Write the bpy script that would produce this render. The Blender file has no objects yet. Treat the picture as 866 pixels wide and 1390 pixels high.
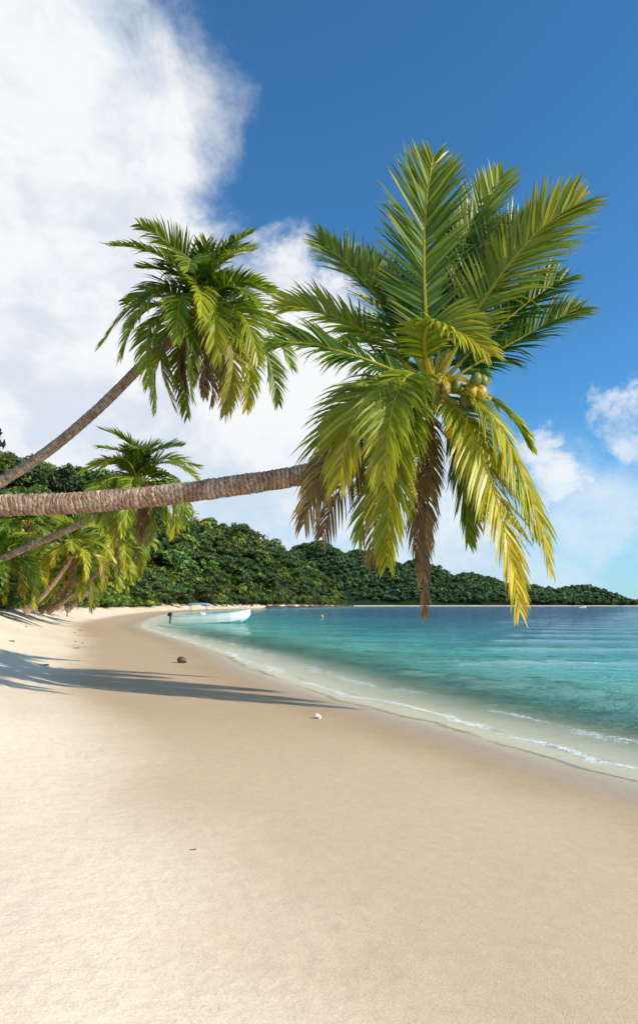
import bpy, math, random
import numpy as np
from mathutils import Vector, Matrix
random.seed(7); rng=np.random.default_rng(7)
scene=bpy.context.scene
scene.view_settings.view_transform='Standard'
try: scene.view_settings.look='None'
except Exception: pass
scene.view_settings.exposure=0

# ------------------------------------------------------------------ helpers
def link(o,parent=None):
    scene.collection.objects.link(o)
    if parent: o.parent=parent
    return o
def empty(name,loc=(0,0,0)):
    e=bpy.data.objects.new(name,None); e.location=loc; e.empty_display_size=.3
    return link(e)
def mesh_from(name,verts,faces,cols=None,mat=None,smooth=False):
    me=bpy.data.meshes.new(name)
    me.from_pydata([tuple(v) for v in verts],[],faces)
    if cols is not None:
        a=me.color_attributes.new('Col','FLOAT_COLOR','POINT')
        c=np.ones((len(verts),4),dtype=np.float32); c[:,:3]=np.array(cols,dtype=np.float32)
        a.data.foreach_set('color',c.ravel())
    if mat: me.materials.append(mat)
    if smooth: me.polygons.foreach_set('use_smooth',[True]*len(me.polygons))
    me.update()
    return me
def obj(name,me,parent=None,loc=(0,0,0)):
    o=bpy.data.objects.new(name,me); o.location=loc
    return link(o,parent)
class NT:
    def __init__(s,tree): s.t=tree; s.n=tree.nodes; s.l=tree.links
    def add(s,typ,**kw):
        n=s.n.new(typ)
        for k,v in kw.items(): setattr(n,k,v)
        return n
    def link(s,a,b): s.l.new(a,b)
    def inp(s,sock,v):
        if isinstance(v,bpy.types.NodeSocket): s.l.new(v,sock)
        else: sock.default_value=v
    def math(s,op,a,b=0.0,c=None,clamp=False):
        n=s.add('ShaderNodeMath',operation=op,use_clamp=clamp)
        s.inp(n.inputs[0],a); s.inp(n.inputs[1],b)
        if c is not None: s.inp(n.inputs[2],c)
        return n.outputs[0]
    def mix(s,f,a,b,blend='MIX'):
        n=s.add('ShaderNodeMix',data_type='RGBA',blend_type=blend)
        s.inp(n.inputs[0],f)
        for k,v in ((6,a),(7,b)):
            if isinstance(v,tuple) and len(v)==3: v=v+(1,)
            s.inp(n.inputs[k],v)
        return n.outputs[2]
    def mapr(s,v,a,b,c=0.0,d=1.0,smooth=True):
        n=s.add('ShaderNodeMapRange',interpolation_type='SMOOTHSTEP' if smooth else 'LINEAR')
        s.inp(n.inputs[0],v)
        n.inputs[1].default_value=a;n.inputs[2].default_value=b;n.inputs[3].default_value=c;n.inputs[4].default_value=d
        return n.outputs[0]
    def noise(s,vec,scale,detail=4,rough=.55,dist=0.0,out='Fac'):
        n=s.add('ShaderNodeTexNoise'); s.link(vec,n.inputs['Vector'])
        n.inputs['Scale'].default_value=scale;n.inputs['Detail'].default_value=detail
        n.inputs['Roughness'].default_value=rough;n.inputs['Distortion'].default_value=dist
        return n.outputs[out]
    def ramp(s,f,stops,interp='LINEAR'):
        n=s.add('ShaderNodeValToRGB'); s.inp(n.inputs[0],f)
        cr=n.color_ramp; cr.interpolation=interp
        cr.elements[0].position=stops[0][0]; cr.elements[0].color=stops[0][1]+(1,)
        cr.elements[1].position=stops[-1][0]; cr.elements[1].color=stops[-1][1]+(1,)
        for p,c in stops[1:-1]:
            e=cr.elements.new(p); e.color=c+(1,)
        return n.outputs[0]
def newmat(name):
    m=bpy.data.materials.new(name); m.use_nodes=True
    t=NT(m.node_tree); t.n.clear()
    out=t.add('ShaderNodeOutputMaterial')
    return m,t,out
def principled(t,**kw):
    p=t.add('ShaderNodeBsdfPrincipled')
    for k,v in kw.items():
        s=p.inputs[k.replace('_',' ')]
        if isinstance(v,tuple) and len(v)==3 and s.type=='RGBA': v=v+(1,)
        t.inp(s,v)
    return p
def simple_mat(name,col,rough=.5,metal=0,var=.15,scale=20):
    m,t,out=newmat(name)
    tc=t.add('ShaderNodeTexCoord'); nz=t.noise(tc.outputs['Object'],scale,3)
    c=t.mix(nz,tuple(x*(1-var) for x in col),tuple(min(1,x*(1+var)) for x in col))
    p=principled(t,Base_Color=c,Roughness=rough,Metallic=metal)
    t.link(p.outputs[0],out.inputs[0]); return m

# ------------------------------------------------------------------ terrain maths
SH=[(16,-400),(14,-60),(9,-12),(6.6,-4),(5.0,0),(3.8,3),(2.75,5.27),(2.15,6.4),(1.45,7.9),(.65,9.6),(-.45,11.75),(-2.0,15.8),(-4.7,24),
    (-9.0,35),(-14,48),(-18.5,66),(-27,107),(-33,150),(-36,210),(-30,290),(-8,400),(18,560),(30,640),(24,720),(-60,840),(-400,1000)]
def catmull(P,n):
    P=[np.array(p,float) for p in P]; out=[]
    P=[2*P[0]-P[1]]+P+[2*P[-1]-P[-2]]
    for i in range(1,len(P)-2):
        p0,p1,p2,p3=P[i-1:i+3]
        for k in range(n):
            t=k/n
            out.append(.5*((2*p1)+(-p0+p2)*t+(2*p0-5*p1+4*p2-p3)*t*t+(-p0+3*p1-3*p2+p3)*t**3))
    out.append(P[-2]); return np.array(out)
SHC=catmull(SH,5)
LAND=np.vstack([SHC,[[-6000,1000],[-6000,-400]]])
def sdist(x,y):
    x=np.asarray(x,float);y=np.asarray(y,float)
    d=np.full(x.shape,1e9)
    for a,b in zip(SHC[:-1],SHC[1:]):
        ab=b-a; L=ab@ab
        t=np.clip(((x-a[0])*ab[0]+(y-a[1])*ab[1])/L,0,1)
        d=np.minimum(d,np.hypot(x-a[0]-t*ab[0],y-a[1]-t*ab[1]))
    ins=np.zeros(x.shape,bool); n=len(LAND)
    for i in range(n):
        ax,ay=LAND[i];bx,by=LAND[(i+1)%n]
        if ay==by: continue
        c=((ay>y)!=(by>y))&(x<(bx-ax)*(y-ay)/(by-ay)+ax)
        ins^=c
    return np.where(ins,d,-d)
def sst(a,b,x):
    t=np.clip((x-a)/(b-a),0,1); return t*t*(3-2*t)
PX=[-700,-300,-92,-60,12,116,220,324,427,531,600,650,690,721,745]
PZ=[80,130,140,152,150,132,108,84,64,44,34,35,43,23,-3]
def height(x,y,sd):
    w=.10*np.sin(x*.9+y*.35)+.08*np.sin(y*.8-x*.3+1)+.05*np.sin(x*2.3+y*1.7)
    up=.062*np.minimum(sd,9)+.95*sst(3.6,9.0,sd+.6*w*4)
    up+=sst(3,6,sd)*(.05*w+.02*np.sin(3.1*x+1.3*y)*np.sin(2.2*y-x))
    dn=-4*(1-np.exp(np.minimum(sd,0)/30))
    z=np.where(sd>0,up,dn)
    hill=(56+6*np.sin(x*.04+y*.02)+4*np.sin(x*.09-y*.05))*(1-np.exp(-np.maximum(sd-10,0)/46))*sst(90,240,y)
    z=z+np.where(sd>0,hill,0)
    prof=np.interp(x,PX,PZ)+3*np.sin(x*.05)+2*np.sin(x*.13+1)
    r=np.maximum(0,prof)*np.clip(np.sin(np.clip((y-1420)/560,0,1)*np.pi),0,1)**.8*(1+.08*np.sin(x*.045+y*.02))
    far=np.where((y>1420)&(y<1980)&(x<748)&(x>-900),r-1.0,-50)
    return np.maximum(z,far)

def polar_sheet(name,hfun,mat,radii,angs):
    R,A=np.meshgrid(radii,angs,indexing='ij')
    X=R*np.sin(A);Y=R*np.cos(A)
    sd=sdist(X,Y); Z=hfun(X,Y,sd)
    nr,na=R.shape
    V=np.stack([X,Y,Z],-1).reshape(-1,3)
    i=np.arange(nr-1)[:,None]*na; j=np.arange(na)[None,:]; j2=(j+1)%na
    F=np.stack([i+j,i+j2,i+na+j2,i+na+j],-1).reshape(-1,4)[:,::-1]
    me=bpy.data.meshes.new(name)
    me.vertices.add(len(V)); me.vertices.foreach_set('co',V.ravel())
    me.loops.add(F.size); me.loops.foreach_set('vertex_index',F.ravel().astype(np.int32))
    me.polygons.add(len(F)); me.polygons.foreach_set('loop_start',np.arange(0,F.size,4,dtype=np.int32))
    me.polygons.foreach_set('loop_total',np.full(len(F),4,dtype=np.int32))
    a=me.attributes.new('sd','FLOAT','POINT'); a.data.foreach_set('value',sd.ravel().astype(np.float32))
    me.update(calc_edges=True); me.validate()
    me.polygons.foreach_set('use_smooth',[True]*len(me.polygons))
    me.materials.append(mat)
    return obj(name,me)
angs=np.radians(np.concatenate([np.arange(-50,50,.2),np.arange(50,310,2.5)]))
radii=np.concatenate([[0.02],np.geomspace(.5,6000,420)])

# ------------------------------------------------------------------ sand material
m_sand,t,out=newmat('beach_sand')
geo=t.add('ShaderNodeNewGeometry'); pos=geo.outputs['Position']
sd=t.add('ShaderNodeAttribute',attribute_name='sd').outputs['Fac']
sep=t.add('ShaderNodeSeparateXYZ'); t.link(pos,sep.inputs[0])
n1=t.noise(pos,.45,2); n2=t.noise(pos,2.2,3); n3=t.noise(pos,110,2,.7); n4=t.noise(pos,12,3,.6); n5=t.noise(pos,420,0)
sdn=t.math('ADD',sd,t.math('MULTIPLY',t.math('SUBTRACT',n1,.5),1.5))
sdn=t.math('ADD',sdn,t.math('MULTIPLY',t.math('SUBTRACT',n2,.5),.35))
dry=t.mapr(sdn,3.1,4.6)
wet=t.mapr(sdn,1.6,.2)
damp=(.69,.51,.335); dryc=(.88,.725,.53); wetc=(.46,.33,.19)
c=t.mix(dry,damp,dryc); c=t.mix(t.math('MULTIPLY',wet,.75),c,wetc)
# the slope farther along the beach still holds water from the last swash
big=t.noise(pos,.3,2); far_=t.mapr(sep.outputs[1],4.5,9.0)
c=t.mix(t.math('MULTIPLY',t.math('MULTIPLY',far_,t.math('SUBTRACT',1.0,dry)),.45),c,(.40,.275,.155))
c=t.mix(t.mapr(big,.35,.7,0,.15),c,(.50,.37,.24))
under=t.mapr(sd,.1,-1.2); c=t.mix(under,c,(.74,.66,.47))
grain=t.mapr(n3,.28,.72,.86,1.10,False)
mot=t.mapr(n4,.3,.7,.95,1.04,False)
vv=t.math('MULTIPLY',grain,mot)
c2=t.add('ShaderNodeVectorMath',operation='SCALE'); t.link(c,c2.inputs[0]); t.link(vv,c2.inputs[3]); c=c2.outputs[0]
speck=t.mapr(n5,.68,.74); c=t.mix(t.math('MULTIPLY',speck,.45),c,(.24,.16,.09))
soil=t.mapr(t.math('ADD',sdn,t.math('MULTIPLY',n4,1.5)),9.5,12)
c=t.mix(t.math('MULTIPLY',soil,.8),c,(.13,.11,.05))
veg=t.mapr(sep.outputs[2],1.8,2.6); c=t.mix(veg,c,(.022,.04,.012))
bh=t.math('ADD',t.math('MULTIPLY',n3,.0024),t.math('MULTIPLY',t.math('MULTIPLY',n4,t.math('ADD',dry,.1)),.016))
bh=t.math('ADD',bh,t.math('MULTIPLY',n2,.02))
bp=t.add('ShaderNodeBump'); bp.inputs['Distance'].default_value=1.0; bp.inputs['Strength'].default_value=.6; t.link(bh,bp.inputs['Height'])
gl=t.mapr(sd,.9,.0)
rough=t.math('SUBTRACT',.9,t.math('MULTIPLY',gl,.5))
p=principled(t,Base_Color=c,Roughness=rough); t.link(bp.outputs[0],p.inputs['Normal'])
t.inp(p.inputs['Specular IOR Level'],t.math('ADD',.1,t.math('MULTIPLY',gl,.25)))
t.link(p.outputs[0],out.inputs[0])
ground=polar_sheet('beach_ground',height,m_sand,radii,angs)

# ------------------------------------------------------------------ water
m_w,t,out=newmat('sea_water')
geo=t.add('ShaderNodeNewGeometry'); pos=geo.outputs['Position']
sd=t.add('ShaderNodeAttribute',attribute_name='sd').outputs['Fac']
s=t.math('MULTIPLY',sd,-1.0)
st=t.add('ShaderNodeMapping'); st.inputs['Scale'].default_value=(.6,1.5,1); st.inputs['Rotation'].default_value=(0,0,.35); t.link(pos,st.inputs[0])
n2=t.noise(st.outputs[0],1.7,6,.8,1.4); nb=t.noise(pos,.03,2); nc=t.noise(st.outputs[0],.13,3,.6,.5)
sn=t.math('ADD',s,t.math('MULTIPLY',t.math('MULTIPLY',t.math('SUBTRACT',nb,.5),s),1.1))
sn=t.math('ADD',sn,t.math('MULTIPLY',t.math('MULTIPLY',t.math('SUBTRACT',nc,.5),s),1.0))
lg=t.math('DIVIDE',t.math('LOGARITHM',t.math('MAXIMUM',t.math('ADD',sn,1),1.0),10.0),2.6)
col=t.ramp(lg,[(0.0,(.60,.66,.46)),(.14,(.42,.74,.55)),(.27,(.24,.70,.57)),(.40,(.095,.53,.50)),(.51,(.030,.30,.39)),(.63,(.010,.14,.28)),(1.0,(.005,.075,.20))])
col=t.mix(t.mapr(n2,.47,.60,0,.75),col,t.mix(.58,col,(.006,.16,.19)))
wob=t.math('MULTIPLY',t.math('SUBTRACT',t.noise(pos,.7,3),.5),1.1)
sf=t.math('ADD',s,wob)
def band(c,w): 
    return t.mapr(t.math('ABSOLUTE',t.math('SUBTRACT',sf,c)),w,0.0)
f=t.math('MAXIMUM',t.math('MULTIPLY',band(.75,.30),.95),t.math('MULTIPLY',band(1.75,.38),.80))
f=t.math('MAXIMUM',f,t.math('MULTIPLY',band(.1,.16),.5))
f=t.math('MAXIMUM',f,t.math('MULTIPLY',band(3.6,.5),.40))
f=t.math('MAXIMUM',f,t.math('MULTIPLY',band(1.3,1.4),.50))
pn=t.noise(pos,.6,1)
f=t.math('MULTIPLY',f,t.mapr(pn,.34,.56,.62,1.1))
fm=t.add('ShaderNodeMapping'); fm.inputs['Scale'].default_value=(.8,1.3,1); t.link(pos,fm.inputs[0])
ff=t.noise(fm.outputs[0],17,5,.82,1.8)
foam=t.mapr(t.math('ADD',f,t.math('MULTIPLY',t.math('SUBTRACT',ff,.5),3.2)),.72,1.05)
foam=t.math('MULTIPLY',foam,t.mapr(f,.05,.3))
foam=t.math('MULTIPLY',foam,.9)
col=t.mix(foam,col,(.92,.94,.94))
w1=t.noise(st.outputs[0],1.1,5,.75,.6); w2=t.noise(st.outputs[0],6.0,3,.7,.8); w3=t.noise(st.outputs[0],.16,1,.6)
h=t.math('ADD',t.math('MULTIPLY',w1,.58),t.math('MULTIPLY',w2,.12)); h=t.math('ADD',h,t.math('MULTIPLY',w3,1.2))
amp=t.mapr(s,0,8,.3,1.0)
h=t.math('MULTIPLY',h,amp)
bp=t.add('ShaderNodeBump'); bp.inputs['Strength'].default_value=1.0; bp.inputs['Distance'].default_value=1.15; t.link(h,bp.inputs['Height'])
p=principled(t,Base_Color=col,IOR=1.33,Roughness=t.math('ADD',.07,t.math('MULTIPLY',foam,.6)))
p.inputs['Specular IOR Level'].default_value=.38
t.link(bp.outputs[0],p.inputs['Normal'])
al=t.math('MAXIMUM',t.mapr(t.math('ADD',s,t.math('MULTIPLY',wob,.35)),-.2,8.0,.05,1.0),foam)
t.inp(p.inputs['Alpha'],al)
t.link(p.outputs[0],out.inputs[0])
def wh(x,y,sd):
    s=-sd
    wobx=.35*np.sin(.8*y+.5*x)+.2*np.sin(1.9*y-x)
    z=.05*np.exp(-((s-.75+wobx*.5)/.2)**2)*np.clip(.7+.5*np.sin(.9*x-.6*y),0,1.2)
    u=s-1.85+wobx*.8
    z+=.085*np.where(u<0,np.exp(-(u/.20)**2),np.exp(-(u/.75)**2))*np.clip(.75+.4*np.sin(.5*x-.4*y),.2,1.2)
    z+=.06*np.exp(-((s-4.2+wobx)/.7)**2)
    z+=.022*np.sin(2.1*x+.8*y)*np.sin(1.3*y-1.7*x)*np.clip(s/3,0,1)*np.exp(-np.hypot(x,y)/60)
    z+=.012*np.sin(4.3*x-1.8*y)*np.sin(3.1*y+2.7*x)*np.clip(s/2,0,1)*np.exp(-np.hypot(x,y)/20)
    z+=.035*np.sin(.5*x+.9*y)*np.clip(s/6,0,1)*np.exp(-np.hypot(x,y)/150)
    return np.where(s>0,z,0.0)
water=polar_sheet('sea_water',wh,m_w,radii,angs)

# ------------------------------------------------------------------ foliage materials
def leaf_mat(name,rand=0.0,trans=.45,rough=.45,tint=(1,1,1)):
    m,t,out=newmat(name)
    c=t.add('ShaderNodeAttribute',attribute_name='Col').outputs['Color']
    c=t.mix(1.0,c,tint,'MULTIPLY')
    if rand>0:
        oi=t.add('ShaderNodeObjectInfo')
        h=t.add('ShaderNodeHueSaturation')
        t.inp(h.inputs['Hue'],t.math('ADD',.5-.03*rand,t.math('MULTIPLY',oi.outputs['Random'],.05*rand)))
        t.inp(h.inputs['Value'],t.math('ADD',1-.6*rand,t.math('MULTIPLY',t.math('FRACT',t.math('MULTIPLY',oi.outputs['Random'],17.3)),1.2*rand)))
        t.link(c,h.inputs['Color']); c=h.outputs[0]
    p=principled(t,Base_Color=c,Roughness=rough); p.inputs['Specular IOR Level'].default_value=.4
    if trans>0:
        tr=t.add('ShaderNodeBsdfTranslucent'); t.link(t.mix(1.0,c,(1.6,1.45,.6),'MULTIPLY'),tr.inputs[0])
        mx=t.add('ShaderNodeMixShader'); mx.inputs[0].default_value=trans
        t.link(p.outputs[0],mx.inputs[1]); t.link(tr.outputs[0],mx.inputs[2]); t.link(mx.outputs[0],out.inputs[0])
    else: t.link(p.outputs[0],out.inputs[0])
    return m
m_frond=leaf_mat('palm_frond',0,.38,.38,(1.15,1.2,1.1))
m_leaf=leaf_mat('broad_leaf',.7,.22,.5,(1.6,1.65,1.2))
m_leaf_mid=leaf_mat('hill_leaf',.8,0,.6,(1.6,1.65,1.3))
m_leaf_far=leaf_mat('distant_leaf_hazed',.7,0,.8,(1.9,2.25,2.7))  # bluish tint paints aerial haze into the far leaf colour
m_trunk,t,out=newmat('palm_trunk_bark')
geo=t.add('ShaderNodeNewGeometry'); pos=geo.outputs['Position']
at=t.add('ShaderNodeAttribute',attribute_name='Col').outputs['Color']
a=t.noise(pos,5,3,.65); b=t.noise(pos,26,4,.7); g=t.noise(pos,90,2,.7)
c=t.mix(t.mapr(a,.35,.65),(.40,.235,.145),(.60,.46,.34))
c=t.mix(t.mapr(b,.50,.68),c,(.16,.085,.05)); c=t.mix(t.mapr(g,.58,.7,0,.5),c,(.68,.56,.45))
c=t.mix(1.0,c,at,'MULTIPLY')
bp=t.add('ShaderNodeBump'); bp.inputs['Distance'].default_value=.03; t.link(b,bp.inputs['Height'])
p=principled(t,Base_Color=c,Roughness=.9); t.link(bp.outputs[0],p.inputs['Normal']); t.link(p.outputs[0],out.inputs[0])

# ------------------------------------------------------------------ palm parts
def trunk_mesh(pts,r0,r1,name='trunk',ring=.07,seg=24,flare=.0):
    C=catmull(pts,24)
    d=np.r_[0,np.cumsum(np.linalg.norm(np.diff(C,axis=0),axis=1))]; L=d[-1]
    step=ring/4; n=int(L/step)
    ss=np.linspace(0,L,n); P=np.stack([np.interp(ss,d,C[:,k]) for k in range(3)],1)
    T=np.gradient(P,axis=0); T/=np.linalg.norm(T,axis=1)[:,None]
    N0=np.cross(T,[0,1,0]); N0/=np.linalg.norm(N0,axis=1)[:,None]; B=np.cross(T,N0)
    V=[];COL=[]
    rl=rng.uniform(-1,1,n//4+3)
    for i in range(n):
        f=i/n; ph=(ss[i]/ring)+.45*math.sin(ss[i]*1.9); fr=ph-math.floor(ph)
        r=r0+(r1-r0)*f+flare*math.exp(-f*14)
        r+= r0*.06*(fr-.5)+r0*.03*rl[int(ph)%len(rl)]
        dk=.55 if fr<.25 else (1.08 if fr>.5 else .92)
        dk*=1+.15*rl[int(ph)%len(rl)]
        for k in range(seg):
            a=2*math.pi*k/seg
            rr=r*(1+.03*math.sin(3*a+ss[i]*2.1)+.022*rng.normal())
            V.append(P[i]+rr*(math.cos(a)*N0[i]+math.sin(a)*B[i])+T[i]*(.016*math.sin(2*a+ss[i]*5)+.003*rng.normal()))
            q=dk*(1+.24*rng.normal()); COL.append((q,q*.97,q*.95))
    F=[(i*seg+k,i*seg+(k+1)%seg,(i+1)*seg+(k+1)%seg,(i+1)*seg+k) for i in range(n-1) for k in range(seg)]
    return mesh_from(name,V,F,np.clip(COL,0.2,1.6),m_trunk)
class Acc:
    def __init__(s): s.v=[];s.f=[];s.c=[]
def nz(v):
    l=math.sqrt(v[0]**2+v[1]**2+v[2]**2); return v/max(l,1e-6)
def cross(a,b):
    return np.array((a[1]*b[2]-a[2]*b[1],a[2]*b[0]-a[0]*b[2],a[0]*b[1]-a[1]*b[0]))
GREEN=np.array((.052,.130,.013)); YEL=np.array((.70,.50,.045)); BRN=np.array((.24,.145,.085)); LIME=np.array((.30,.35,.026))
def frond(A,P0,Pm,P2,nref,L=.85,n=70,yel=.2,dead=0.0,droop=.5,w=.042,segs=4,vfold=.25,petiole=.14,rr=.03,R=None):
    R=R or random
    P0=np.array(P0,float);Pm=np.array(Pm,float);P2=np.array(P2,float)
    P1=2*Pm-(P0+P2)/2
    B=lambda t:(1-t)**2*P0+2*t*(1-t)*P1+t*t*P2
    D=lambda t:nz(2*(1-t)*(P1-P0)+2*t*(P2-P1))
    nref=nz(np.array(nref,float))
    rc=(YEL*.6+GREEN*.6)*(1-dead)+BRN*dead
    base=len(A.v); K=14
    for i in range(K+1):
        t=i/K; p=B(t);T=D(t); S=nz(cross(T,nref)); U=cross(S,T); r=rr*(1-.85*t)+.004
        wd=1.6 if t<.08 else 1
        for k in range(5):
            a=2*math.pi*k/5; A.v.append(p+r*wd*math.cos(a)*S+r*math.sin(a)*U); A.c.append(rc*(1+.3*t))
    for i in range(K):
        for k in range(5):
            A.f.append((base+i*5+k,base+i*5+(k+1)%5,base+(i+1)*5+(k+1)%5,base+(i+1)*5+k))
    g=np.array((0,0,-1.0))
    ph=R.uniform(0,6); ph2=R.uniform(0,6)
    for i in range(n):
        t0=petiole+(1-petiole)*(i+.5)/n
        prof=(math.sin(math.pi*min(1,(t0-petiole)/(1-petiole)*.80+.14))**.6)
        for sgn in (-1,1):
            if R.random()<.03+.15*dead: continue
            t=min(1,t0+R.uniform(-.005,.005)); p=B(t);T=D(t); S=nz(cross(T,nref)); U=cross(S,T)
            th=math.radians(65-39*t+R.uniform(-6,6)+3*math.sin(ph2+23*t))
            lean=.13*math.sin(ph+9*t)+.06*math.sin(ph2+31*t)
            d=nz(sgn*S*math.sin(th)+T*math.cos(th)+U*(vfold+lean+R.uniform(-.12,.12)))
            ll=L*prof*R.uniform(.85,1.06)
            dr=droop*R.uniform(.65,1.4)
            if R.random()<.04: dr+=1.0
            wv=nz(T-np.dot(T,d)*d); wv=nz(wv+U*R.uniform(-.6,.6))
            yy=min(1,max(0,yel+R.uniform(-.15,.15)+.45*(t-.5)))
            if yy<.5: base_c=GREEN*(1-2*yy)+LIME*2*yy
            else: base_c=LIME*(2-2*yy)+YEL*(2*yy-1)
            base_c=base_c*R.uniform(.7,1.25)
            if dead>0:
                base_c=base_c*(1-dead)+BRN*dead*R.uniform(.5,1.6)
            tipb=R.random()<(.25+.5*yel)
            b0=len(A.v); q=np.array(p)
            for s in range(segs+1):
                f=s/segs
                wd=w*(.6+.9*f if f<.35 else .9)*(1-f**2.4)*.64
                cc=base_c if f<.6 else (base_c*(1-(f-.6)*1.6)+(YEL*.8 if tipb and dead<.5 else base_c)*(f-.6)*1.6)
                if s==segs:
                    A.v.append(q);A.c.append(BRN*.9 if (tipb and R.random()<.6) else cc)
                else:
                    A.v.append(q-wv*wd);A.v.append(q+wv*wd);A.c.append(cc);A.c.append(cc*.9)
                d=nz(d+g*dr*(1.0/segs)*(.35+1.3*f))
                q=q+d*ll/segs
            for s in range(segs-1): A.f.append((b0+2*s,b0+2*s+1,b0+2*s+3,b0+2*s+2))
            A.f.append((b0+2*segs-2,b0+2*segs-1,b0+2*segs))
def crown_random(A,C,L,n,seed,dead=3,leafl=.8,pairs=46,yel=.15,w=.05,segs=3,low=-62,lean=(0,0,0),top=82):
    R=random.Random(seed)
    C=np.array(C,float)
    for i in range(n):
        f=(i+.5)/n
        az=i*2.399963+R.uniform(-.3,.3); el=math.radians(top-(top-low)*f**.95+R.uniform(-10,10))
        l=L*R.uniform(.85,1.12)*(.8 if f<.12 else 1)
        h=np.array((math.cos(az),math.sin(az),0))
        em=el+math.radians(14); 
        Pm=C+l*.52*(h*math.cos(em)+np.array((0,0,math.sin(em))))
        ee=el-math.radians(10+12*math.cos(el))
        P2=C+l*(h*math.cos(ee)+np.array((0,0,math.sin(ee))))+np.array(lean)*l
        nr=np.array((R.uniform(-.5,.5),R.uniform(-.8,.1),1.0))-h*.5*math.sin(max(el,0))*2
        frond(A,C+h*.1,Pm,P2,nr,L=leafl*R.uniform(.9,1.1),n=pairs,yel=max(0,yel+R.uniform(-.15,.25)+.3*(f-.5)),dead=0 if f<.85 else R.choice([0,.4]),droop=.35+.6*f,w=w,segs=segs,R=R)
    for i in range(dead):
        az=R.uniform(0,6.28); h=np.array((math.cos(az),math.sin(az),0)); l=L*R.uniform(.65,.95)
        frond(A,C+h*.12,C+h*.5+np.array((0,0,-l*.42)),C+h*.42+np.array((0,0,-l*.98)),h+np.array((0,0,.2)),L=leafl*.7,n=int(pairs*.7),dead=1,droop=1.6,w=w*.8,segs=segs,R=R)
def ellipsoid(A,c,r,col,seed=0,axis_tilt=0,seg=12,rings=8,lump=.05):
    R=random.Random(seed); b=len(A.v); c=np.array(c,float)
    rot=Matrix.Rotation(axis_tilt,3,'Y')
    for i in range(rings+1):
        th=math.pi*i/rings
        for k in range(seg):
            a=2*math.pi*k/seg
            q=1+lump*math.cos(3*a)*math.sin(th)+R.uniform(-.015,.015)
            v=Vector((r[0]*math.sin(th)*math.cos(a)*q,r[1]*math.sin(th)*math.sin(a)*q,r[2]*math.cos(th)))
            v=rot@v
            A.v.append(c+np.array(v)); A.c.append(np.array(col)*R.uniform(.88,1.12))
    for i in range(rings):
        for k in range(seg):
            A.f.append((b+i*seg+k,b+(i+1)*seg+k,b+(i+1)*seg+(k+1)%seg,b+i*seg+(k+1)%seg))
m_nut,t,out=newmat('coconut_husk')
at=t.add('ShaderNodeAttribute',attribute_name='Col').outputs['Color']
tc=t.add('ShaderNodeNewGeometry'); nn=t.noise(tc.outputs['Position'],18,3)
c=t.mix(t.mapr(nn,.45,.7,0,.7),at,(.14,.08,.03)); p=principled(t,Base_Color=c,Roughness=.5); t.link(p.outputs[0],out.inputs[0])

# ------------------------------------------------------------------ hero palm
def make_palm(loc_crown,trunk_pts,r0,r1,build,nuts,seed,flare=.12):
    e=empty('coconut_palm_tree',(0,0,0))
    obj('trunk',trunk_mesh(trunk_pts,r0,r1,flare=flare),e)
    A=Acc(); build(A,np.array(loc_crown,float))
    obj('fronds',mesh_from('fronds',A.v,A.f,A.c,m_frond),e)
    N=Acc(); R=random.Random(seed)
    for (dx,dy,dz,s,y) in nuts:
        col=np.array((.48,.36,.03)) if y else np.array((.17,.19,.022))
        ellipsoid(N,np.array(loc_crown)+np.array((dx,dy,dz)),(.095*s,.095*s,.12*s),col,seed+int(dx*100),R.uniform(-.5,.5))
    ellipsoid(N,np.array(loc_crown)+np.array((-.05,0,-.05)),(.2,.2,.32),(.16,.12,.045),seed,.6,lump=.12)
    obj('coconuts',mesh_from('coconuts',N.v,N.f,N.c,m_nut,True),e)
    return e
C1=(1.79,10.0,4.97)
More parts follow.
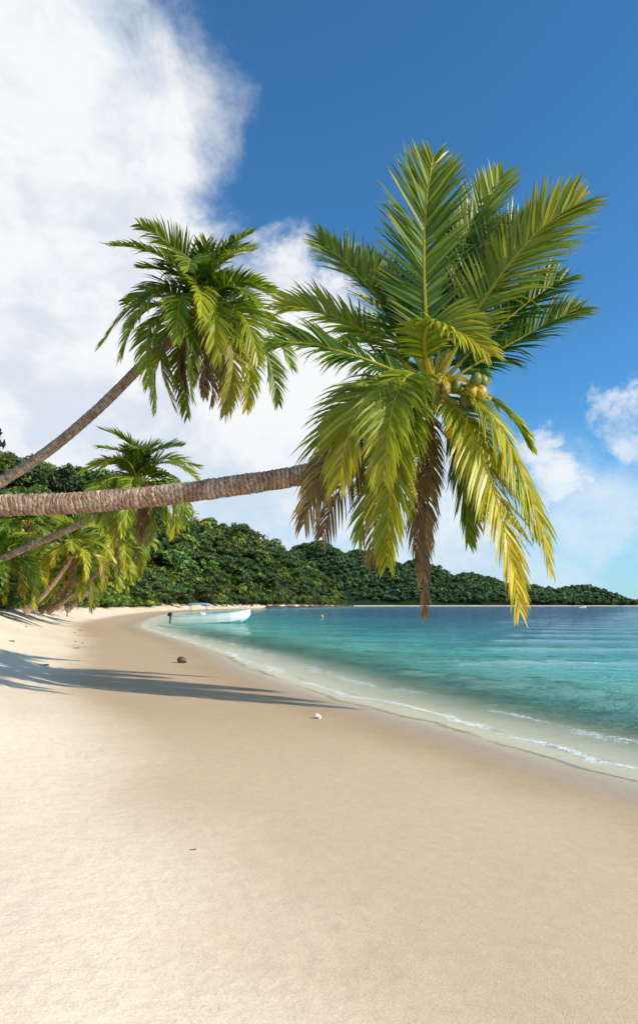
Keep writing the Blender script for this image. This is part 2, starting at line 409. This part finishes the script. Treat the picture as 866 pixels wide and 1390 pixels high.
def hero(A,C):
    def F(Pm,P2,nr,**k):
        b=nz(np.array(Pm,float))*.10
        k['w']=k.get('w',.05)*.92; k['n']=int(k.get('n',70)*1.22)
        frond(A,C+b,C+np.array(Pm),C+np.array(P2),nr,**k)
    # upright fan
    F((-.15,0,2.07),(.05,.3,3.86),(.1,-1,.1),L=1.08,n=104,yel=.16,droop=.10,vfold=.12)
    F((.60,.5,2.34),(1.31,.8,3.91),(-.3,-1,.2),L=.85,n=84,yel=.30,droop=.2)
    F((1.11,-.2,1.85),(2.12,-.3,2.72),(-.35,-1,.45),L=1.05,n=100,yel=.46,droop=.3,vfold=.08)
    F((.78,.15,1.75),(1.55,.3,2.75),(-.3,-1,.3),L=.95,n=80,yel=.08,droop=.3)
    F((.35,.25,1.8),(.75,.45,3.0),(0,-1,.1),L=.8,n=80,yel=.02,droop=.15)
    F((1.33,.2,.84),(2.40,.3,1.43),(-.1,-.8,.8),L=.85,n=84,yel=.06,droop=.55)
    F((1.20,.0,1.15),(2.05,.1,1.75),(-.1,-.8,.8),L=.8,n=74,yel=.02,droop=.5)
    F((1.11,.6,.02),(1.78,.9,-.66),(.2,-.6,1),L=.6,n=60,yel=.28,droop=.6)
    F((.90,-.5,-.72),(1.62,-.5,-2.75),(.8,-.6,.4),L=1.0,n=92,yel=.58,droop=.7,vfold=.0)
    F((.55,-.8,-1.20),(1.10,-.8,-3.43),(.5,-.8,.3),L=.85,n=86,yel=.68,droop=.75,vfold=.0)
    F((.95,.2,-.9),(1.75,.3,-2.2),(.8,-.6,.4),L=.8,n=70,yel=.3,droop=.8,vfold=.0)
    F((-.62,-.75,-.95),(-.79,-.65,-2.75),(-.3,-1,.3),L=.8,n=80,yel=.42,droop=.9)
    F((-1.30,-.4,-.45),(-1.80,-.3,-1.65),(-.5,-.7,.8),L=.95,n=80,yel=.3,droop=.9)
    F((-1.05,-1.0,-.35),(-1.50,-1.2,-1.65),(-.4,-.8,.7),L=.9,n=76,yel=.48,droop=.9)
    F((-1.37,-.2,.50),(-2.44,-.2,.64),(.1,-.8,.8),L=.82,n=84,yel=.10,droop=.7)
    F((-1.25,.4,1.20),(-2.36,.4,1.45),(.1,-.8,.6),L=.8,n=80,yel=.36,droop=.5)
    F((-.88,.3,1.62),(-1.80,.6,2.70),(.35,-1,.4),L=.85,n=80,yel=.22,droop=.3)
    F((-.55,.5,1.75),(-1.1,.8,2.3),(.2,-1,.4),L=.8,n=60,yel=.02,droop=.4)
    # foreshortened fronds on the near side of the tree
    F((-.25,-1.1,.55),(.40,-1.8,-.15),(-.3,-.7,1),L=.7,n=76,yel=.46,droop=.6)
    F((-.65,-1.2,-.30),(-.95,-1.7,-1.7),(-.3,-.9,.5),L=.85,n=74,yel=.42,droop=.9)
    # behind
    F((-.6,1.2,1.5),(-1.3,2.5,1.7),(0,-.3,1),yel=.03,n=66)
    F((.7,1.3,1.2),(1.4,2.6,1.2),(0,-.3,1),yel=.03,n=66)
    F((0,1.7,.9),(.1,3.2,.1),(0,0,1),yel=.1,n=66)
    F((-.8,1.2,.3),(-1.7,2.3,-.7),(0,0,1),yel=.1,n=66,droop=.8)
    F((.8,1.2,-.2),(1.2,2.0,-1.6),(0,0,1),yel=.25,n=60,droop=.8)
    F((-.6,.6,-.6),(-1.1,.9,-2.2),(-.5,-.6,.6),yel=.3,n=60,droop=.9)
    F((.45,.3,-.9),(.65,.5,-2.3),(.3,-.8,.4),L=.7,yel=.1,n=60,droop=.9)
    # dead hanging skirts
    F((-.15,-.1,-1.75),(-.16,-.1,-3.50),(.3,-1,0),L=.42,n=70,dead=1,droop=1.6,w=.035)
    F((-.30,-.2,-1.5),(-.30,-.2,-2.7),(.6,-1,0),L=.5,n=60,dead=.95,droop=1.6,w=.035)
    F((-1.30,-.5,-.85),(-2.02,-.5,-2.15),(0,-1,.4),L=.8,n=60,dead=.9,droop=1.8,w=.034)
    F((-1.10,.0,-.95),(-1.75,.0,-2.3),(0,-1,.4),L=.8,n=56,dead=1,droop=1.8,w=.034)
    F((-.75,-.5,-1.3),(-1.0,-.5,-2.7),(0,-1,.3),L=.6,n=50,dead=.9,droop=1.7,w=.034)
    F((.0,.3,-1.2),(-.1,.4,-2.6),(0,-1,.2),L=.5,n=56,dead=.9,droop=1.6,w=.035)
    for k in range(9):
        a=k*.8; F((.35*math.cos(a),-.35+.2*math.sin(a),.05),(.75*math.cos(a),-.55+.3*math.sin(a),-.3),(0,-.5,1),L=.16,n=14,yel=.9,droop=1.2,w=.02,rr=.02)
make_palm(C1,[(-12.6,9.6,1.2),(-11.3,9.8,1.95),(-9.2,9.9,2.72),(-7,10,3.06),(-4.99,10,3.17),(-3.84,10,3.2),(-2.69,10,3.30),(-1.53,10,3.45),(-.38,10,3.62),(.54,10,3.90),(1.23,10,4.38),(1.72,10,4.87)],
  .185,.15,hero,[(.45,-.55,-.20,1.1,1),(.60,-.52,-.22,1.1,1),(.50,-.65,-.06,.9,0),(.64,-.5,-.04,.9,0),(.36,-.55,-.34,.9,0),(.10,-.75,-.85,.9,1),(.18,-.65,-.95,.9,0),(-.1,-.5,-.3,1,0),(-.3,-.4,-.15,1,0),(.22,-.6,-.14,.9,0)],11,.1)
C2=(-3.70,20,10.6)
def second(A,C):
    crown_random(A,C,3.05,40,5,dead=9,leafl=.95,pairs=64,yel=.16,w=.056,segs=3,low=-55,lean=(.04,0,0),top=72)
make_palm(C2,[(-17.2,20,.9),(-15.6,20,2.0),(-12.4,20,4.1),(-9.99,20,5.45),(-8.6,20,6.35),(-6.99,20,7.68),(-5.37,20,9.28),(-4.4,20,10.0),(-3.8,20,10.5)],.185,.14,second,
  [(.2,-.3,-.3,1.1,1),(.35,-.25,-.4,1.1,1),(-.1,-.35,-.35,1.1,0),(.05,-.35,-.5,1.1,1)],21)
C3=(-7.85,28,6.9)
make_palm(C3,[(-18,28.4,1.3),(-15.5,28.2,2.9),(-12.9,28,4.1),(-10.8,28,5.0),(-9.1,28,5.9),(-8.0,28,6.7)],.17,.13,
  lambda A,C:crown_random(A,C,2.8,32,9,dead=4,leafl=.9,pairs=46,yel=.18,w=.07,segs=3,low=-55),[(.2,-.3,-.3,1.1,1),(-.1,-.3,-.4,1.1,1)],31)
for k,(cx,cy,cz,bx,by,L,sdn_,yl) in enumerate([(-13.4,35,4.6,-16.3,35.5,2.4,13,.34),(-11.8,38,5.3,-16.5,39,2.2,17,.2),(-18.2,40,6.6,-20,41,2.8,19,.12),(-15.3,46,4.6,-18.5,47,2.5,23,.15),(-19.5,52,6.3,-21,52,3.0,29,.12),(-15.6,31,3.6,-17.2,31.5,2.6,41,.2),(-15.2,39,3.4,-17.2,39.5,2.3,43,.25)]):
    zb=1.3
    make_palm((cx,cy,cz),[(bx,by,zb),(bx+(cx-bx)*.35,by+(cy-by)*.3,zb+(cz-zb)*.25),(bx+(cx-bx)*.75,by+(cy-by)*.7,zb+(cz-zb)*.65),(cx,cy,cz-.05)],.16,.12,
      lambda A,C:crown_random(A,C,L,22,sdn_,dead=1,leafl=.8,pairs=34,yel=yl,w=.08,segs=2,low=-42),[(.2,-.3,-.3,1.2,1),(-.2,-.3,-.35,1.2,1)],k+50)

# ------------------------------------------------------------------ broadleaf tree library and scattering
def tree_mesh(name,mat,R0,H,nclump,nleaf,leaf,seed,base=(.045,.085,.015),trunk=True):
    R=np.random.default_rng(seed); V=[];F=[];Cc=[]
    cz=H-R0*.75
    for i in range(nclump):
        u=R.normal(size=3); u/=np.linalg.norm(u); u[2]=abs(u[2])*1.0-.25
        c=u*R0*np.array((1,1,.8))*R.uniform(.5,1.05)+np.array((0,0,cz))
        cr=R0*R.uniform(.18,.36); br=R.uniform(.45,1.55)*(1+.3*u[2]); hue=R.uniform(-.01,.03)  # br paints higher clumps lighter, top light put into the leaf colour
        n=R.normal(size=(nleaf,3)); n/=np.linalg.norm(n,axis=1)[:,None]; n[:,2]=np.where(n[:,2]<-.3,-n[:,2],n[:,2])
        P=c+n*cr*R.uniform(.6,1.2,size=(nleaf,1))*np.array((1,1,.8))
        nn=n+R.normal(size=(nleaf,3))*.5+np.array((0,0,.35)); nn/=np.linalg.norm(nn,axis=1)[:,None]
        t=np.cross(nn,R.normal(size=(nleaf,3))); t/=np.linalg.norm(t,axis=1)[:,None]; b=np.cross(nn,t)
        sz=leaf*R.uniform(.6,1.3,size=(nleaf,1))
        q=len(V)
        for k in range(nleaf):
            V+= [P[k]-t[k]*sz[k],P[k]-b[k]*sz[k]*.45,P[k]+t[k]*sz[k],P[k]+b[k]*sz[k]*.45]
            F.append((q+4*k,q+4*k+1,q+4*k+2,q+4*k+3))
            bb=br*R.uniform(.75,1.3)*(0.5+.55*max(0,n[k,2]+.3)); col=(np.array(base)+np.array((hue,hue*.9,0)))*bb  # shade painted into vertex colour: leaves on clump undersides are darker
            Cc+=[col]*4
    if trunk:
        def limb(a,b,ra,rb):
            a=np.array(a,float);b=np.array(b,float);T=nz(b-a);S=nz(cross(T,(0.3,1,0.1)));U=cross(S,T);q=len(V)
            for (p,r) in ((a,ra),((a+b)/2+S*ra*.4,(ra+rb)/2),(b,rb)):
                for k in range(6):
                    an=k*math.pi/3; V.append(p+r*(math.cos(an)*S+math.sin(an)*U)); Cc.append(np.array((.10,.08,.055)))
            for i in range(2):
                for k in range(6): F.append((q+i*6+k,q+i*6+(k+1)%6,q+(i+1)*6+(k+1)%6,q+(i+1)*6+k))
        limb((0,0,-.5),(.1*R0,0,cz*.7),R0*.06,R0*.045)
        for k in range(5):
            an=k*1.3; limb((.1*R0,0,cz*.65),(R0*.6*math.cos(an),R0*.6*math.sin(an),cz+.2*R0),R0*.04,R0*.015)
    return mesh_from(name,V,F,Cc,mat)
def lib(name,meshes):
    c=bpy.data.collections.new(name)
    for i,m in enumerate(meshes):
        c.objects.link(bpy.data.objects.new(m.name,m))
    return c
def scatter(name,P,rz,sc,coll):
    me=bpy.data.meshes.new(name); me.from_pydata([tuple(p) for p in P],[],[])
    a=me.attributes.new('rot','FLOAT_VECTOR','POINT'); r=np.zeros((len(P),3),np.float32); r[:,2]=rz
    r[:,0]=rng.normal(0,.06,len(P)); r[:,1]=rng.normal(0,.06,len(P)); a.data.foreach_set('vector',r.ravel())
    a=me.attributes.new('scl','FLOAT_VECTOR','POINT'); a.data.foreach_set('vector',np.asarray(sc,np.float32).ravel())
    o=obj(name,me)
    ng=bpy.data.node_groups.new(name+'_gn','GeometryNodeTree')
    ng.interface.new_socket('Geometry',in_out='INPUT',socket_type='NodeSocketGeometry')
    ng.interface.new_socket('Geometry',in_out='OUTPUT',socket_type='NodeSocketGeometry')
    gi=ng.nodes.new('NodeGroupInput');go=ng.nodes.new('NodeGroupOutput')
    ci=ng.nodes.new('GeometryNodeCollectionInfo'); ci.inputs['Collection'].default_value=coll
    ci.inputs['Separate Children'].default_value=True; ci.inputs['Reset Children'].default_value=True
    ip=ng.nodes.new('GeometryNodeInstanceOnPoints'); ip.inputs['Pick Instance'].default_value=True
    na=ng.nodes.new('GeometryNodeInputNamedAttribute'); na.data_type='FLOAT_VECTOR'; na.inputs['Name'].default_value='rot'
    nb=ng.nodes.new('GeometryNodeInputNamedAttribute'); nb.data_type='FLOAT_VECTOR'; nb.inputs['Name'].default_value='scl'
    L=ng.links.new
    L(gi.outputs[0],ip.inputs['Points']); L(ci.outputs[0],ip.inputs['Instance'])
    L(na.outputs['Attribute'],ip.inputs['Rotation']); L(nb.outputs['Attribute'],ip.inputs['Scale'])
    L(ip.outputs[0],go.inputs[0])
    md=o.modifiers.new('scatter','NODES'); md.node_group=ng
    return o
def palm_lib_mesh(name,seed,H,mat):
    A=Acc(); crown_random(A,(0.6,0,H),3.4,18,seed,dead=1,leafl=1.0,pairs=16,yel=.12,w=.17,segs=2,low=-40)
    A.c=[np.array(c)*.7 for c in A.c]
    q=len(A.v)
    for i in range(9):
        f=i/8; c=np.array((.6*f*f,0,H*f-.5*(1-f))); r=.2-.08*f
        for k in range(7):
            a=k*2*math.pi/7; A.v.append(c+np.array((r*math.cos(a),r*math.sin(a),0))); A.c.append(np.array((.07,.055,.04)))
    for i in range(8):
        for k in range(7): A.f.append((q+i*7+k,q+i*7+(k+1)%7,q+(i+1)*7+(k+1)%7,q+(i+1)*7+k))
    return mesh_from(name,A.v,A.f,A.c,mat)
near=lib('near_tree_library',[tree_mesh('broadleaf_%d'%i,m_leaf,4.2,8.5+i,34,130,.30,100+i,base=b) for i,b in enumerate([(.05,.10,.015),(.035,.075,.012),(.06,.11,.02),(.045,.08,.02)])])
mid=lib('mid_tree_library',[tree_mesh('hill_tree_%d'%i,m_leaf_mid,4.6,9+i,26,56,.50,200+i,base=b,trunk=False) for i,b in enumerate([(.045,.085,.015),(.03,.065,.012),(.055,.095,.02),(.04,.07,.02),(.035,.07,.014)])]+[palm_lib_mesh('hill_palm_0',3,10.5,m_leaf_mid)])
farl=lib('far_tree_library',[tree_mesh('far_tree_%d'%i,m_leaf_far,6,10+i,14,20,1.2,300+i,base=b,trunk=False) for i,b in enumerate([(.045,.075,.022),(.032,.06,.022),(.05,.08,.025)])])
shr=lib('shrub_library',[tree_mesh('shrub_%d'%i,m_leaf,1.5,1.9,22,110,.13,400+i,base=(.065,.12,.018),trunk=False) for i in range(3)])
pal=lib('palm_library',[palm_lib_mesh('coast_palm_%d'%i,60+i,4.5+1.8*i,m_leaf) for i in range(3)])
def pick(n,xr,yr,smin,smax,pw=1):
    x=rng.uniform(*xr,n);y=yr[0]+(yr[1]-yr[0])*rng.uniform(0,1,n)**pw
    sdv=sdist(x,y); ok=(sdv>smin)&(sdv<smax)
    ok&=(np.abs(x/np.maximum(y,1))<.95)
    x,y,sdv=x[ok],y[ok],sdv[ok]; return x,y,height(x,y,sdv)
def sc_(n,a,b,zv=.15):
    s=rng.uniform(a,b,n); return np.stack([s*rng.uniform(.85,1.2,n),s*rng.uniform(.85,1.2,n),s*rng.uniform(1-zv,1+zv,n)],1)
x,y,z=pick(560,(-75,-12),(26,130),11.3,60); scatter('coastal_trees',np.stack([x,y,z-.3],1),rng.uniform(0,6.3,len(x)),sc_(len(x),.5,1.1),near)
x,y,z=pick(4200,(-300,40),(110,720),7,140)
x2,y2,z2=pick(4200,(-60,45),(125,720),5.5,14)
x=np.r_[x,x2];y=np.r_[y,y2];z=np.r_[z,z2]; k=len(x2)
S=np.vstack([sc_(len(x)-k,.55,1.4,.25),sc_(k,.35,.75)])
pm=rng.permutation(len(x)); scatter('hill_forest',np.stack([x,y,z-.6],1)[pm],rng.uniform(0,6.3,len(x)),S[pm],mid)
x=rng.uniform(-400,748,7000);y=rng.uniform(1430,1730,7000);sv=sdist(x,y);z=height(x,y,sv);ok=z>0
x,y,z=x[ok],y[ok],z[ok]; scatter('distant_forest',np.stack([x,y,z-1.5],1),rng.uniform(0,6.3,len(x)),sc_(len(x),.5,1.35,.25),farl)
x,y,z=pick(4200,(-46,-9),(20,160),8.0,13.5); scatter('beach_shrubs',np.stack([x,y,z-.25],1),rng.uniform(0,6.3,len(x)),sc_(len(x),.45,1.7),shr)
x,y,z=pick(1200,(-60,-14),(38,220),8.8,24); n=min(80,len(x)); scatter('coastal_palms',np.stack([x,y,z-.2],1)[:n],rng.uniform(0,6.3,n),sc_(n,.6,1.0),pal)

# ------------------------------------------------------------------ boat
m_white=simple_mat('gelcoat_white',(.88,.87,.84),.4,0,.03,3)
m_in=simple_mat('deck_grey',(.5,.5,.48),.7,0,.1,8)
m_blk=simple_mat('engine_black',(.025,.025,.03),.35,0,.2,10)
m_blue=simple_mat('canopy_canvas',(.22,.36,.48),.8,0,.1,10)
m_steel=simple_mat('steel_pole',(.6,.6,.6),.3,1,.1,10)
def boat_meshes():
    st=[-3.8,-3.2,-2,-.8,.6,1.9,2.9,3.5,3.85]
    bw=[.95,1.02,1.08,1.1,1.05,.86,.52,.22,.02]
    sh=[.72,.72,.74,.77,.84,.96,1.09,1.19,1.26]
    kl=[-.28,-.3,-.3,-.3,-.28,-.22,-.05,.3,.75]
    V=[];F=[];n=11
    for x,b,s,k in zip(st,bw,sh,kl):
        prof=[(1,s),(.99,s-.1),(.93,s*.5+k*.1),(.82,k+.28*(s-k)),(.45,k+.1*(s-k)),(0,k)]
        ring=[(b*u,z) for u,z in prof]; ring=ring+[(-y_,z) for y_,z in ring[-2::-1]]
        for y_,z in ring: V.append((x,y_,z))
    for i in range(len(st)-1):
        for j in range(n-1): F.append((i*n+j,(i+1)*n+j,(i+1)*n+j+1,i*n+j+1))
    F.append(tuple(range(n)))
    hull=mesh_from('hull',V,F,None,m_white,False)
    V=[];F=[]
    for x,b,s,k in zip(st,bw,sh,kl):
        bi=max(b-.14,.005); V+=[(x,b+.03,s-.015),(x,b+.03,s+.03),(x,bi,s+.03),(x,bi*.92,s-.36 if x<2.2 else s-.02),(x,-bi*.92,s-.36 if x<2.2 else s-.02),(x,-bi,s+.03),(x,-b-.03,s+.03),(x,-b-.03,s-.015)]
    for i in range(len(st)-1):
        for j in range(7): F.append((i*8+j,(i+1)*8+j,(i+1)*8+j+1,i*8+j+1))
    liner=mesh_from('gunwale_and_deck',V,F,None,m_white)
    return hull,liner
def bev_box(name,sx,sy,sz,loc,mat,parent,bev=.04,rot=(0,0,0),taper=1.0):
    x,y,z=sx/2,sy/2,sz/2
    V=[(-x,-y,-z),(x,-y,-z),(x,y,-z),(-x,y,-z),(-x*taper,-y*taper,z),(x*taper,-y*taper,z),(x*taper,y*taper,z),(-x*taper,y*taper,z)]
    F=[(3,2,1,0),(4,5,6,7),(0,1,5,4),(1,2,6,5),(2,3,7,6),(3,0,4,7)]
    o=obj(name,mesh_from(name,V,F,None,mat),parent,loc); o.rotation_euler=rot
    md=o.modifiers.new('b','BEVEL'); md.width=bev; md.segments=2; return o
def tube(name,a,b,r,mat,parent,seg=8):
    a=np.array(a,float);b=np.array(b,float);T=nz(b-a);S=nz(np.cross(T,(.2,.9,.37)));U=np.cross(S,T)
    V=[p+r*(math.cos(k*2*math.pi/seg)*S+math.sin(k*2*math.pi/seg)*U) for p in (a,b) for k in range(seg)]
    F=[(k,(k+1)%seg,seg+(k+1)%seg,seg+k) for k in range(seg)]+[tuple(range(seg)),tuple(range(seg,2*seg))]
    return obj(name,mesh_from(name,V,F,None,mat,False),parent)
hull_me,liner_me=boat_meshes()
def make_boat(loc,rz,sc=1.0):
    e=empty('motorboat',loc); e.rotation_euler=(0,math.radians(-.6),rz); e.scale=(sc,)*3
    obj('hull',hull_me,e); obj('gunwale_and_deck',liner_me,e)
    bev_box('console',.7,.8,.75,(-.9,0,.70),m_white,e,.06,taper=.8)
    bev_box('windscreen',.04,.7,.3,(-.62,0,1.18),m_blue,e,.01,(0,-.3,0))
    bev_box('helm_seat',.5,.9,.35,(-1.75,0,.6),m_in,e)
    bev_box('stern_bench',.45,1.6,.3,(-3.2,0,.58),m_in,e)
    bev_box('bow_locker',.8,.9,.3,(1.7,0,.72),m_white,e)
    for i,(px_,py_) in enumerate([(-.45,.6),(-.45,-.6),(-2.0,.6),(-2.0,-.6)]):
        tube('canopy_pole_%d'%i,(px_,py_,.3),(px_*1.0-.05,py_,1.93),.03,m_steel,e)
    V=[];F=[]
    for i in range(7):
        for j in range(7):
            u=i/6-.5;v=j/6-.5; V.append((-1.25+u*2.1,v*1.7,1.98-.35*u*u-.45*v*v))
    for i in range(6):
        for j in range(6): F.append((i*7+j,(i+1)*7+j,(i+1)*7+j+1,i*7+j+1))
    c=obj('canopy',mesh_from('canopy',V,F,None,m_blue,True),e); md=c.modifiers.new('s','SOLIDIFY'); md.thickness=.08
    bev_box('engine_cowl',.5,.38,.42,(-4.05,0,.86),m_blk,e,.1,(0,.15,0),.8)
    bev_box('engine_leg',.16,.12,.8,(-4.05,0,.3),m_in,e,.03,(0,.1,0))
    bev_box('engine_bracket',.3,.3,.25,(-3.86,0,.5),m_blk,e,.03)
    for y_ in (-1,1):
        tube('bow_rail_%d'%(y_+1),(2.0,y_*.78,1.25),(3.4,y_*.2,1.5),.018,m_steel,e)
        tube('bow_stanchion_%d'%(y_+1),(2.0,y_*.78,.95),(2.0,y_*.78,1.25),.018,m_steel,e)
    tube('bow_stanchion_front',(3.4,0,1.1),(3.4,0,1.5),.018,m_steel,e)
    tube('bow_rail_cross',(3.4,-.2,1.5),(3.4,.2,1.5),.018,m_steel,e)
    return e
make_boat((-9.9,59,0.03),math.radians(5),.93)
make_boat((206,500,0),math.radians(10),.9)

# ------------------------------------------------------------------ small things
def gz(x,y):
    x=np.array([x],float);y=np.array([y],float); return float(height(x,y,sdist(x,y))[0])
e=Acc(); ellipsoid(e,(0,0,0),(.13,.10,.10),(.09,.05,.03),5,.4,seg=18,rings=12,lump=.1)
o=obj('fallen_coconut',mesh_from('fallen_coconut',e.v,e.f,e.c,m_nut,True),None,(-3.65,17.0,gz(-3.65,17.0)+.07))
m_cor=simple_mat('coral_white',(.75,.68,.6),.8,0,.2,60)
e=Acc()
for k in range(6): ellipsoid(e,(random.uniform(-.05,.05),random.uniform(-.03,.03),random.uniform(0,.03)),(random.uniform(.02,.05),.025,.02),(1,1,1),k,random.uniform(-1,1),8,6,.15)
obj('coral_fragment',mesh_from('coral_fragment',e.v,e.f,None,m_cor,True),None,(0.0,8.7,gz(0,8.7)+.015))
e=Acc(); ellipsoid(e,(0,0,.12),(.22,.22,.2),(1,1,1),3,0,12,8,.0); ellipsoid(e,(0,0,.34),(.05,.05,.08),(1,1,1),3,0,8,6,0)
m_yel=simple_mat('buoy_yellow',(.65,.4,.05),.5,0,.1,10)
obj('mooring_buoy',mesh_from('mooring_buoy',e.v,e.f,None,m_yel,True),None,(.4,86,0))
m_wood=simple_mat('weathered_wood',(.28,.2,.12),.85,0,.35,12)
bx,by=-21.6,53; bz=gz(bx,by)
e=empty('wooden_bench',(bx,by,bz)); e.rotation_euler=(0,0,.5)
for i in range(3): bev_box('seat_slat_%d'%i,1.6,.12,.04,(0,-.15+.15*i,.45),m_wood,e,.01)
for i in range(2): bev_box('backrest_%d'%i,1.6,.03,.12,(0,.27,.62+.18*i),m_wood,e,.01)
for i,(sx,sy) in enumerate([(-.7,-.18),(.7,-.18),(-.7,.24),(.7,.24)]): bev_box('leg_%d'%i,.07,.07,.45 if sy<0 else .9,(sx,sy,.215 if sy<0 else .44),m_wood,e,.01)
A=Acc(); R=random.Random(4)
def twig(x,y,l,a,r=.006):
    z=gz(x,y)+r*.8; q=len(A.v); d=np.array((math.cos(a),math.sin(a),0)); s=np.array((-d[1],d[0],0))
    for i in range(4):
        c=np.array((x,y,z))+d*l*(i/3-.5)+s*R.uniform(-.1,.1)*l
        for k in range(4): A.v.append(c+r*(math.cos(k*math.pi/2)*s+math.sin(k*math.pi/2)*np.array((0,0,1)))); A.c.append((.12,.08,.05))
    for i in range(3):
        for k in range(4): A.f.append((q+i*4+k,q+i*4+(k+1)%4,q+i*4+4+(k+1)%4,q+i*4+4+k))
twig(-.70,3.55,.035,.2,.003)
for i in range(520):
    yy=R.uniform(9,60); xs=R.uniform(-32,-4)
    s_=float(sdist(np.array([xs]),np.array([yy]))[0])
    if s_<3.6 or s_>11 or (s_<6 and R.random()<.75): continue
    twig(xs,yy,R.uniform(.06,.35),R.uniform(0,3.1),R.uniform(.005,.016))
m_lit=leaf_mat('litter',0,0,.9)
obj('beach_litter',mesh_from('beach_litter',A.v,A.f,A.c,m_lit))
A=Acc()
for i in range(160):
    k=R.randint(96,len(SHC)-8); p=SHC[k]+(SHC[k+1]-SHC[k])*R.random(); s_=R.uniform(.8,2.6)
    ellipsoid(A,(p[0]+R.uniform(-3,2),p[1]+R.uniform(-3,3),.1),(s_*1.4,s_,s_*.7),(1,1,1),i,R.uniform(-.4,.4),9,6,.16)
obj('shore_rocks',mesh_from('shore_rocks',A.v,A.f,None,simple_mat('dark_rock',(.09,.08,.07),.9,0,.4,1.0)))

# ------------------------------------------------------------------ light + sky
sun_dir=Vector((1.62,-.52,1.0)).normalized()
el=math.asin(sun_dir.z); az=math.atan2(sun_dir.x,sun_dir.y)
sl=bpy.data.lights.new('sun','SUN'); sl.energy=5.0; sl.angle=math.radians(.5); sl.color=(1,.92,.79)
so=bpy.data.objects.new('sun',sl); link(so); so.rotation_euler=sun_dir.to_track_quat('Z','Y').to_euler(); so.location=(20,-5,20)
w=bpy.data.worlds.new('World'); scene.world=w; w.use_nodes=True
t=NT(w.node_tree); t.n.clear()
out=t.add('ShaderNodeOutputWorld'); bg=t.add('ShaderNodeBackground'); t.link(bg.outputs[0],out.inputs[0]); bg.inputs[1].default_value=.105
sky=t.add('ShaderNodeTexSky',sky_type='NISHITA'); sky.sun_disc=False; sky.sun_elevation=el; sky.sun_rotation=az
sky.air_density=1.0; sky.dust_density=.3; sky.ozone_density=1.5
tc=t.add('ShaderNodeTexCoord'); d=tc.outputs['Generated']
base=t.mix(1.0,sky.outputs[0],(.52,1.2,1.62),'MULTIPLY')
def dirv(px,py):
    v=Vector(((px-433)/867,1,(822-py)/867)).normalized(); return tuple(v)
nv=t.noise(d,5.0,6,.65,.4,out='Color')
off=t.add('ShaderNodeVectorMath',operation='SUBTRACT'); t.link(nv,off.inputs[0]); off.inputs[1].default_value=(.5,.5,.5)
of2=t.add('ShaderNodeVectorMath',operation='SCALE'); t.link(off.outputs[0],of2.inputs[0]); of2.inputs[3].default_value=.28
dd=t.add('ShaderNodeVectorMath',operation='ADD'); t.link(d,dd.inputs[0]); t.link(of2.outputs[0],dd.inputs[1])
blobs=[(-70,60,.27,1.0),(60,220,.24,1.1),(150,310,.16,1.1),(0,480,.32,1.05),(200,560,.28,1.0),(400,450,.13,1.0),(470,420,.08,.95),(400,580,.21,.95),(500,650,.18,.85),(300,700,.20,.9),(610,740,.14,.8),(735,655,.05,.72),(842,572,.05,.62),(820,690,.10,.45),(720,770,.12,.5)]
m=None
for px,py,r,k in blobs:
    vd=t.add('ShaderNodeVectorMath',operation='DISTANCE'); t.link(dd.outputs[0],vd.inputs[0]); vd.inputs[1].default_value=dirv(px,py)
    q=t.mapr(vd.outputs['Value'],r*1.45,r*.3,0,k)
    m=q if m is None else t.math('MAXIMUM',m,q)
mp=t.add('ShaderNodeMapping'); mp.inputs['Scale'].default_value=(1,1,1.5); t.link(d,mp.inputs[0])
na=t.noise(mp.outputs[0],3.2,6,.6,.3); nb_=t.noise(mp.outputs[0],11,5,.62,.4)
nn=t.math('ADD',t.math('MULTIPLY',t.math('SUBTRACT',na,.5),1.0),t.math('MULTIPLY',t.math('SUBTRACT',nb_,.5),.5))
sy=t.add('ShaderNodeSeparateXYZ'); t.link(d,sy.inputs[0])
back=t.mapr(sy.outputs[1],.2,-.3,0,.45); m=t.math('MAXIMUM',m,back)
den=t.mapr(t.math('ADD',m,t.math('MULTIPLY',nn,t.mapr(m,0,.3,.4,1))),.18,.92)
shade=t.mapr(t.math('ADD',na,t.math('MULTIPLY',t.math('SUBTRACT',nb_,.5),.5)),.36,.58)
cc=t.mix(shade,(7.0,7.6,8.4),(9.2,9.25,9.3))
colr=t.mix(t.math('MULTIPLY',den,.97),base,cc)
hz=t.mapr(t.math('ABSOLUTE',sy.outputs[2]),.30,.0,0,.55); colr=t.mix(hz,colr,(4.8,6.8,8.7))
t.link(colr,bg.inputs[0])

# ------------------------------------------------------------------ camera
cam=bpy.data.cameras.new('camera'); co=bpy.data.objects.new('camera',cam); link(co)
co.location=(0,0,1.6); co.rotation_euler=(math.radians(90),0,0)
cam.sensor_fit='VERTICAL'; cam.sensor_height=36; cam.sensor_width=36; cam.lens=22.45; cam.shift_y=.0914
cam.clip_start=.05; cam.clip_end=20000
scene.camera=co
